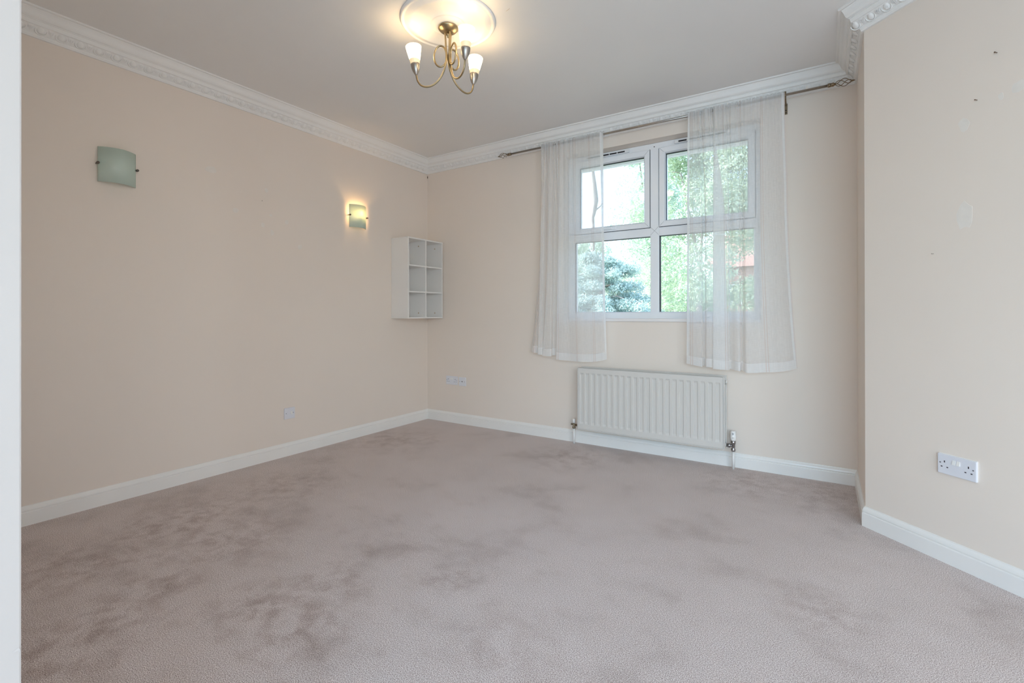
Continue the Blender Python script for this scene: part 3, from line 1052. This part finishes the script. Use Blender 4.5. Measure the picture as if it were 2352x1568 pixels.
# thermostatic valve
TX = 2.953
tv = MB()
tv.lathe([(0, .124), (.0135, .124), (.0150, .130), (.0150, .140), (.0115, .144), (.0110, .152), (.0130, .156), (.0130, .172), (.0150, .176), (.0165, .180), (.0165, .196), (.014, .199), (0, .199)], (TX, VY, 0), (0, 0, 1), 18)
tv.cyl((TX, VY, .163), (RX1 + .002, -.064, .163), .0075, seg=12)
tv.lathe([(0, .0), (.009, .0), (.0125, .004), (.0125, .012), (.0155, .014), (.0155, .028), (.010, .032), (0, .032)], (TX - .048, -.063, .163), (1, 0, 0), 14)
v2 = obj('thermostatic_valve', tv, 'chrome', rad)
hd = obj('valve_head', MB().lathe([(.0135, .199), (.0165, .202), (.0190, .210), (.0205, .222), (.0205, .234), (.0188, .237), (.0188, .262), (.0175, .267), (.012, .269), (0, .269)], (TX, VY, 0), (0, 0, 1), 24), 'gloss', v2)
cd = (Vector(cam.location) - Vector((TX, VY, .25)))
ca = math.atan2(cd.y, cd.x)
for dz in (.255, .2515, .248, .2445):
    a = math.radians(-88)
    p = Vector((TX + .0186 * math.cos(a), VY + .0186 * math.sin(a), dz))
    MB_m = MB().box((p.x - .0045, p.y - .0006, p.z - .0011), (p.x + .0045, p.y + .001, p.z + .0011))
    obj('print_mark', MB_m, 'grey', v2)
obj('print_mark', MB().box((TX - .0015, VY - .0209, .219), (TX + .0015, VY - .0200, .225)), 'grey', v2)
obj('pipe', MB().cyl((TX, VY, 0), (TX, VY, .126), .0090, seg=14), 'gloss', rad)

# ------------------------------------------------------------------ pigeon-hole shelf in the corner
SY0, SY1, SX, SZ0, SZ1, TH = -.505, -.018, .2255, 1.0515, 1.8215, .0125
sh = thing('wall_shelf', (0, -.26, SZ0), 'white wall-hung shelf unit with six open compartments in the corner', 'shelf')
obj('side_panel', MB().bbox((.001, SY0, SZ0 + TH), (SX - .001, SY0 + TH, SZ1 - TH), .0008), 'shelf', sh)
far_side = obj('side_panel', MB().bbox((.001, SY1 - TH, SZ0 + TH), (SX - .001, SY1, SZ1 - TH), .0008), 'shelf', sh)
obj('top_panel', MB().bbox((.001, SY0 - .0008, SZ1 - TH), (SX, SY1 + .0008, SZ1), .0008), 'shelf', sh)
obj('bottom_panel', MB().bbox((.001, SY0 - .0008, SZ0), (SX, SY1 + .0008, SZ0 + TH), .0008), 'shelf', sh)
ym = -.262
div = obj('divider', MB().bbox((.012, ym - TH / 2, SZ0 + TH), (SX - .002, ym + TH / 2, SZ1 - TH), .0008), 'shelf', sh)
for z in (1.306, 1.556):
    for ya, yb in ((SY0 + TH, ym - TH / 2), (ym + TH / 2, SY1 - TH)):
        obj('shelf_board', MB().bbox((.012, ya, z - TH / 2), (SX - .003, yb, z + TH / 2), .0008), 'shelf', sh)
obj('back_panel', MB().box((.003, SY0 + TH, SZ0 + TH), (.010, SY1 - TH, SZ1 - TH)), 'shelf', sh)
for y, par in ((ym - TH / 2, div), (SY1 - TH, far_side)):
    for z in (SZ0 + .052, SZ1 - .060):
        obj('screw_cap', MB().cyl((.130, y, z), (.130, y - .0012, z), .0075, seg=14), 'cap', par)
obj('mounting_clip', MB().bbox((.010, ym + .008, 1.700), (.016, ym + .020, 1.712), .001), 'dark', sh)

# ------------------------------------------------------------------ wall lights (local frame: X along the wall, -Y out of it, Z up)
lit_glass = None
def wall_light(loc, label, lit):
    t = thing('wall_light', loc, label, 'wall light', None, PI / 2)
    w, h, d0, d1 = .0905, .100, .016, .064
    n = 26
    mb = MB()
    def arcp(dy):
        return [(w * (2 * k / n - 1), -(d0 + (d1 - d0) * (1 - (2 * k / n - 1) ** 2)) + dy) for k in range(n + 1)]
    A, B = arcp(0), arcp(.005)
    loop = A + B[::-1]
    m = len(loop)
    v = [(x, y, -h) for x, y in loop] + [(x, y, h) for x, y in loop]
    f = [(k, (k + 1) % m, m + (k + 1) % m, m + k) for k in range(m)]
    for k in range(n):
        a, b = k, k + 1
        c, d = m - 1 - k, m - 2 - k
        f.append((a, b, d, c))
        f.append((m + a, m + b, m + d, m + c))
    mb.add(v, f[:m], True)
    k0 = len(mb.f)
    mb.f += f[m:]
    mb.s += [False] * (len(f) - m)
    obj('glass_shade', mb, 'frosted', t, local=True)
    for sx in (-1, 1):
        kb = obj('knob', MB().lathe([(0, .036), (.0060, .036), (.0072, .034), (.0072, .022), (.0060, .020), (.0035, .019), (.0035, 0)], (sx * (w + .0035), 0, .004), (0, -1, 0), 14), 'knob', t, local=True)
    obj('back_plate', MB().bbox((-.045, -.014, -.06), (.045, 0, .035), .003), 'gloss', t, local=True)
    bulb = MB().lathe([(.0, -.034), (.010, -.032), (.011, -.02), (.017, 0), (.0185, .012), (.015, .026), (.007, .036), (0, .040)], (0, -.036, .026), (0, 0, 1), 16)
    bulb_s = obj('bulb', bulb, emitter('lit_bulb_glass', (1.0, 0.60, 0.24), 115.0) if lit else 'socket', t, local=True)
    obj('lamp_holder', MB().cyl((0, -.036, -.058), (0, -.036, -.010), .0125, seg=14).cyl((0, -.036, -.05), (0, -.010, -.05), .006, seg=8), 'gloss', t, local=True)
    return t
wall_light((0, -2.650, 1.957), 'unlit square wall light of green frosted curved glass, nearest the doorway', False)
wall_light((0, -.912, 1.957), 'lit wall light glowing yellow above the white corner shelf', True)

# ------------------------------------------------------------------ sockets (same local frame)
def plate(w, h, d, t):
    return obj('face_plate', MB().bbox((-w / 2, -d, -h / 2), (w / 2, 0, h / 2), .0028), 'socket', t, local=True)
def hole(x, z, w, h, d, t, mat='hole'):
    obj('pin_slot', MB().box((x - w / 2, -d - .0004, z - h / 2), (x + w / 2, -d + .002, z + h / 2)), mat, t, local=True)
def screw(x, z, d, t, r=.0032):
    obj('screw', MB().cyl((x, -d - .0004, z), (x, -d + .002, z), r, seg=10), 'grey', t, local=True)
def rocker(x, z, d, t, w=.0115, h=.0185):
    m = MB().add([(x - w / 2, -d + .001, z - h / 2), (x + w / 2, -d + .001, z - h / 2), (x + w / 2, -d + .001, z + h / 2), (x - w / 2, -d + .001, z + h / 2),
                  (x - w / 2, -d - .0045, z - h / 2), (x + w / 2, -d - .0045, z - h / 2), (x + w / 2, -d - .0012, z + h / 2), (x - w / 2, -d - .0012, z + h / 2)],
                 [(4, 5, 6, 7), (0, 1, 5, 4), (1, 2, 6, 5), (2, 3, 7, 6), (3, 0, 4, 7)])
    obj('rocker_switch', m, 'gloss', t, local=True)
def double_socket(loc, rz, label, d=.0095):
    t = thing('double_socket', loc, label, 'socket', None, rz)
    plate(.147, .086, d, t)
    for s in (-1, 1):
        cx = s * .0455
        hole(cx, .0115, .0042, .0088, d, t)
        hole(cx - .0112, -.0118, .0066, .0044, d, t)
        hole(cx + .0112, -.0118, .0066, .0044, d, t)
        screw(s * .0625, .0045, d, t)
        rocker(s * .0085, .0165, d, t)
    return t
double_socket((.335, 0, .4235), 0, 'white double wall socket under the shelf, beside the aerial outlet')
q = C0 + DV * .421
dsk = double_socket((q.x, q.y, .4330), -ANG, 'large white double wall socket low on the slanted wall', .0115)
obj('back_gasket', MB().bbox((-.0735, -.004, -.0425), (.0735, 0, .0455), .001), 'gloss', dsk, local=True)
t = thing('aerial_socket', (.4705, 0, .4205), 'small white aerial outlet with a black round hole, beside the double socket', 'socket')
plate(.086, .086, .0095, t)
obj('coax_hole', MB().cyl((0, -.0105, .001), (0, -.0080, .001), .0062, seg=16), 'dark', t, local=True)
obj('coax_ring', MB().lathe([(.0062, .0092), (.0066, .0125), (.0085, .0125), (.0092, .0092)], (0, 0, .001), (0, -1, 0), 18), 'gloss', t, local=True)
screw(-.0302, 0, .0095, t)
screw(.0302, 0, .0095, t)
t = thing('fused_spur', (0, -1.560, .3270), 'small white fused switch low on the long plain wall', 'switch', None, PI / 2)
plate(.087, .086, .0095, t)
screw(-.0300, .001, .0095, t)
screw(.0300, .001, .0095, t)
rocker(.0145, .0015, .0095, t, .0125, .022)
obj('fuse_carrier', MB().bbox((-.020, -.0105, -.013), (-.002, -.008, .013), .0008), 'socket', t, local=True)

# ------------------------------------------------------------------ ceiling rose
RCX, RCY = 1.785, -1.758
rose = MB()
rose.lathe([(.0, 0), (.256, 0), (.256, .006), (.252, .012), (.247, .014), (.241, .0125), (.238, .009), (.234, .0085), (.230, .010), (.216, .0155), (.205, .0185), (.196, .0195),
            (.193, .0180), (.190, .0180), (.186, .0165), (.160, .0135), (.120, .0145), (.101, .0165), (.098, .0195), (.093, .0205), (.089, .0185), (.086, .0190), (.078, .024), (.066, .029), (.060, .030), (.0, .030)], (RCX, RCY, HC), (0, 0, -1), 72)
ro = obj('ceiling_rose', rose, 'plaster')
tag(ro, 'round white plaster ceiling rose with stepped rings above the lamp', 'ceiling rose')

# ------------------------------------------------------------------ chandelier
CZ = HC - .030
ch = thing('chandelier', (RCX, RCY, CZ), 'three-arm brass ceiling lamp with curled arms and lit frosted shades', 'ceiling lamp')
obj('canopy', MB().lathe([(0, 0), (.050, 0), (.0545, .004), (.0545, .009), (.050, .014), (.043, .0215), (.032, .028), (.024, .031), (0, .031)], (RCX, RCY, CZ), (0, 0, -1), 40), 'brass', ch)
obj('canopy_nut', MB().lathe([(0, .030), (.009, .030), (.009, .044), (.006, .047), (.006, .054), (.003, .058), (0, .058)], (RCX, RCY, CZ), (0, 0, -1), 12), 'brass', ch)
shade_m = lit_shade('lit_frosted_lamp_shade', 2.447 - CZ, 2.545 - CZ, (.034, .025, .012), (1.0, .76, .45), 20.0)
def bez(P, n=14):
    return crom(P, n)
for an, slot in ((-152.15, 0), (77.5, 1), (-20.67, 2)):
    a = math.radians(an)
    er = Vector((math.cos(a), math.sin(a), 0))
    et = Vector((-math.sin(a), math.cos(a), 0))
    base = Vector((RCX, RCY, 0))
    ctl = [(.017, CZ - .028, 0), (.015, 2.585, 0), (.012, 2.53, 0), (.008, 2.492, .001)]
    lc, hw, hh = (.042, 2.492), .0345, .0555
    for k in range(1, 12):
        g = PI + 2 * PI * k / 12
        ctl.append((lc[0] + hw * math.cos(g), lc[1] + hh * math.sin(g), .001 + .0095 * k / 12))
    ctl += [(.008, 2.490, .0105), (.012, 2.448, .009), (.026, 2.405, .006), (.052, 2.365, .003), (.086, 2.340, 0), (.120, 2.3325, 0), (.150, 2.342, 0), (.168, 2.364, 0), (.1745, 2.386, 0), (.177, 2.402, 0)]
    pts3 = bez(ctl, 5)
    path = [base + er * r + et * o + Vector((0, 0, z)) for r, z, o in pts3]
    arm = obj('arm', MB().tube(path, .0049, 10), 'brass', ch)
    tip = path[-1]
    ax = (Vector((0, 0, 1)) + er * .105).normalized()
    obj('cup', MB().lathe([(0, -.004), (.006, -.004), (.0085, .001), (.014, .010), (.019, .022), (.0228, .036), (.0245, .050), (.0243, .058), (.0225, .059), (.0215, .052), (0, .050)], tip, ax, 28), 'nickelcup', ch)
    obj('shade', MB().lathe([(.0200, .052), (.0235, .056), (.0270, .075), (.0330, .105), (.0385, .132), (.0420, .150), (.0428, .1535), (.0415, .1545), (.0400, .1525), (.0360, .132), (.0300, .103), (.0245, .075), (.0200, .060)], tip, ax, 36), shade_m, ch)
    pl = bpy.data.lights.new('bulb_light', 'POINT')
    pl.energy = LAMP_W
    pl.color = LAMP_COL
    pl.shadow_soft_size = .014
    po = bpy.data.objects.new('bulb_light', pl)
    COL.objects.link(po)
    po.parent = ch
    po.location = tip + ax * .112 - ORG[ch.name]

# ------------------------------------------------------------------ outdoors
struct('ground', MB().box((-60, .35, -3.0), (60, 90, -2.9)), 'grass')
def leaves(name, blobs, n, size, mat, parent, seed, flat=0.0, shell=0.6, slim=0.62):
    """cloud of leaf quads over ellipsoid blobs (cx, cy, cz, rx, ry, rz)"""
    rng = np.random.default_rng(seed)
    B = np.array(blobs)
    wgt = (B[:, 3] * B[:, 5]) + 1e-6
    wgt /= wgt.sum()
    idx = rng.choice(len(B), n, p=wgt)
    d = rng.normal(size=(n, 3))
    d /= np.linalg.norm(d, axis=1)[:, None]
    rad = (shell + (1 - shell) * rng.random(n) ** 0.6)[:, None]
    lump = 1 + 0.16 * np.sin(d[:, :1] * 7 + idx[:, None]) * np.sin(d[:, 1:2] * 6 + 2 * idx[:, None]) + 0.1 * np.sin(d[:, 2:3] * 11)
    c = B[idx, :3] + d * rad * lump * B[idx, 3:6]
    nrm = rng.normal(size=(n, 3)) + d * 0.9 + np.array([0, 0, flat])
    nrm /= np.linalg.norm(nrm, axis=1)[:, None]
    t = np.cross(nrm, rng.normal(size=(n, 3)))
    t /= np.linalg.norm(t, axis=1)[:, None]
    b = np.cross(nrm, t)
    s = size * rng.uniform(.6, 1.3, n)[:, None]
    t *= s
    b *= s * slim
    v = np.stack([c - t, c - b * .9, c + t, c + b * .9], 1).reshape(-1, 3) - np.array(ORG[parent.name])
    me = bpy.data.meshes.new(name)
    me.vertices.add(n * 4)
    me.vertices.foreach_set('co', v.ravel())
    me.loops.add(n * 4)
    me.loops.foreach_set('vertex_index', np.arange(n * 4, dtype=np.int32))
    me.polygons.add(n)
    me.polygons.foreach_set('loop_start', np.arange(0, n * 4, 4, dtype=np.int32))
    me.update(calc_edges=True)
    me.materials.append(M[mat])
    o = bpy.data.objects.new(name, me)
    COL.objects.link(o)
    o.parent = parent
    o['kind'] = 'stuff'
    return o
def broadleaf(x, y, h, r, label, mat, n, seed, low=0.25, size=.075):
    t = thing('broadleaf_tree', (x, y, -2.9), label, 'tree')
    rnd = random.Random(seed)
    tr = MB().tube([(x, y, -2.9), (x + .05, y, -1.5), (x - .05, y + .05, 0), (x, y, h * .55 - 2.9)], [.24, .19, .15, .07], 9)
    top = -2.9 + h
    bl = []
    zc0 = -2.9 + h * low
    for k in range(46):
        f = rnd.random()
        z = zc0 + (top - zc0) * f
        rr = r * (math.sin(PI * (0.12 + 0.80 * f)) ** 0.7)
        a = rnd.uniform(0, 2 * PI)
        q = rr * math.sqrt(rnd.random()) * .85
        s = r * rnd.uniform(.20, .36)
        bx, by = x + q * math.cos(a), y + q * math.sin(a)
        bl.append((bx, by, z, s, s, s * .8))
        if k < 4:
            tr.tube([(x, y, min(z - .6, h * .5 - 2.9)), ((x + bx) / 2, (y + by) / 2, z - .25), (bx, by, z)], [.06, .04, .015], 6)
    obj('trunk', tr, 'bark', t)
    leaves('crown', bl, n, size, mat, t, seed)
    return t
broadleaf(-1.1, 18.5, 12.3, 3.5, 'tall bright green leafy tree behind the striped curtain', 'leaf_a', 60000, 3, .14, .062)
broadleaf(-5.8, 27.0, 14.6, 4.3, 'tall pale green leafy tree rising behind the conifer', 'leaf_b', 42000, 5, .12, .085)
broadleaf(-14.8, 37.0, 10.4, 3.6, 'low leafy tree beyond the conifer, seen through the bunched curtain', 'leaf_b', 22000, 6, .12, .12)
# conifer: flat drooping tiers of needle tufts
ct = thing('conifer_tree', (-2.45, 10.6, -2.9), 'blue-green conifer with layered drooping branches outside the lower pane', 'tree')
cx, cy = -2.45, 10.6
rnd = random.Random(12)
cm = MB().tube([(cx, cy, -2.9), (cx, cy, 0), (cx, cy, 2.9)], [.22, .15, .03], 9)
bl = []
z = -1.4
while z < 3.0:
    f = (z + 2.9) / 6.0
    reach = 4.3 * (1 - f) ** 0.8 + .16
    nb = 15 if z < 1.9 else 8
    for k in range(nb):
        a = 2 * PI * k / nb + rnd.uniform(-.25, .25) + z * 1.7
        rl = reach * rnd.uniform(.70, 1.08)
        zj = rnd.uniform(-.15, .15)
        ez = z - .10 * rl + rnd.uniform(-.1, .1)
        ex, ey = cx + rl * math.cos(a), cy + rl * math.sin(a)
        cm.tube([(cx, cy, z), (cx + .5 * rl * math.cos(a), cy + .5 * rl * math.sin(a), z + .05), (ex, ey, ez)], [.03, .02, .006], 5)
        for g in (.5, .66, .8, .92, 1.02):
            s_ = rnd.uniform(.14, .23)
            for _ in range(2):
                bl.append((cx + rl * g * math.cos(a) + rnd.uniform(-.16, .16), cy + rl * g * math.sin(a) + rnd.uniform(-.16, .16), z + zj + (ez - z) * g + rnd.uniform(-.05, .12), s_ * 1.3, s_ * 1.3, s_ * .85))
    z += .37
obj('trunk', cm, 'bark', ct)
leaves('needles', bl, 170000, .048, 'leaf_c', ct, 12, .6, .2, .28)
# bare crooked stem seen through the bunched curtain
bs = thing('bare_tree', (-5.6, 17.0, -2.9), 'thin bare crooked tree stem seen through the bunched curtain', 'tree')
def atp(u, v, yy=17.0):
    return ray_plane(u, v, (0, 1, 0), yy)
sp = [Vector((-5.7, 17.0, -2.9))] + [atp(u, v) for u, v in ((1364, 560), (1363, 520), (1362, 500), (1366, 483), (1369, 460), (1367, 440), (1366, 425), (1363, 400), (1360, 370), (1357, 340))]
bm_ = MB().tube(sp, [.13] + [.06, .07, .08, .10, .13, .12, .10, .08, .07, .05], 8)
bm_.tube([atp(1366, 483), atp(1372, 480), atp(1379, 474), atp(1386, 465)], [.05, .04, .03, .02], 6)
obj('stem', bm_, 'bark', bs)
# brick house far behind, on the side of the slanted wall
hs = thing('brick_house', (3.0, 36, -2.9), 'red brick house with tiled roof far behind the trees', 'house')
obj('wall', MB().box((-3.2, 33, -2.9), (7.5, 39, 4.4)), 'brick', hs)
rf = MB()
rf.add([(-3.6, 32.6, 4.3), (7.9, 32.6, 4.3), (7.9, 39.4, 4.3), (-3.6, 39.4, 4.3), (-3.6, 36, 7.0), (7.9, 36, 7.0)], [(0, 1, 5, 4), (2, 3, 4, 5), (1, 2, 5), (3, 0, 4), (0, 3, 2, 1)])
obj('roof', rf, 'tile', hs)
for x in (-2.6, -.2, 2.2):
    for z in (-1.5, 1.7):
        wf = obj('window', MB().ring(x, x + 1.3, z, z + 1.4, [(0, 32.95), (.09, 32.95), (.09, 33.02), (0, 33.02)]).box((x + .61, 32.96, z + .05), (x + .69, 33.0, z + 1.35)), 'upvc', hs)
        obj('pane', MB().box((x + .06, 32.985, z + .06), (x + 1.24, 32.995, z + 1.34)), 'grey', wf)
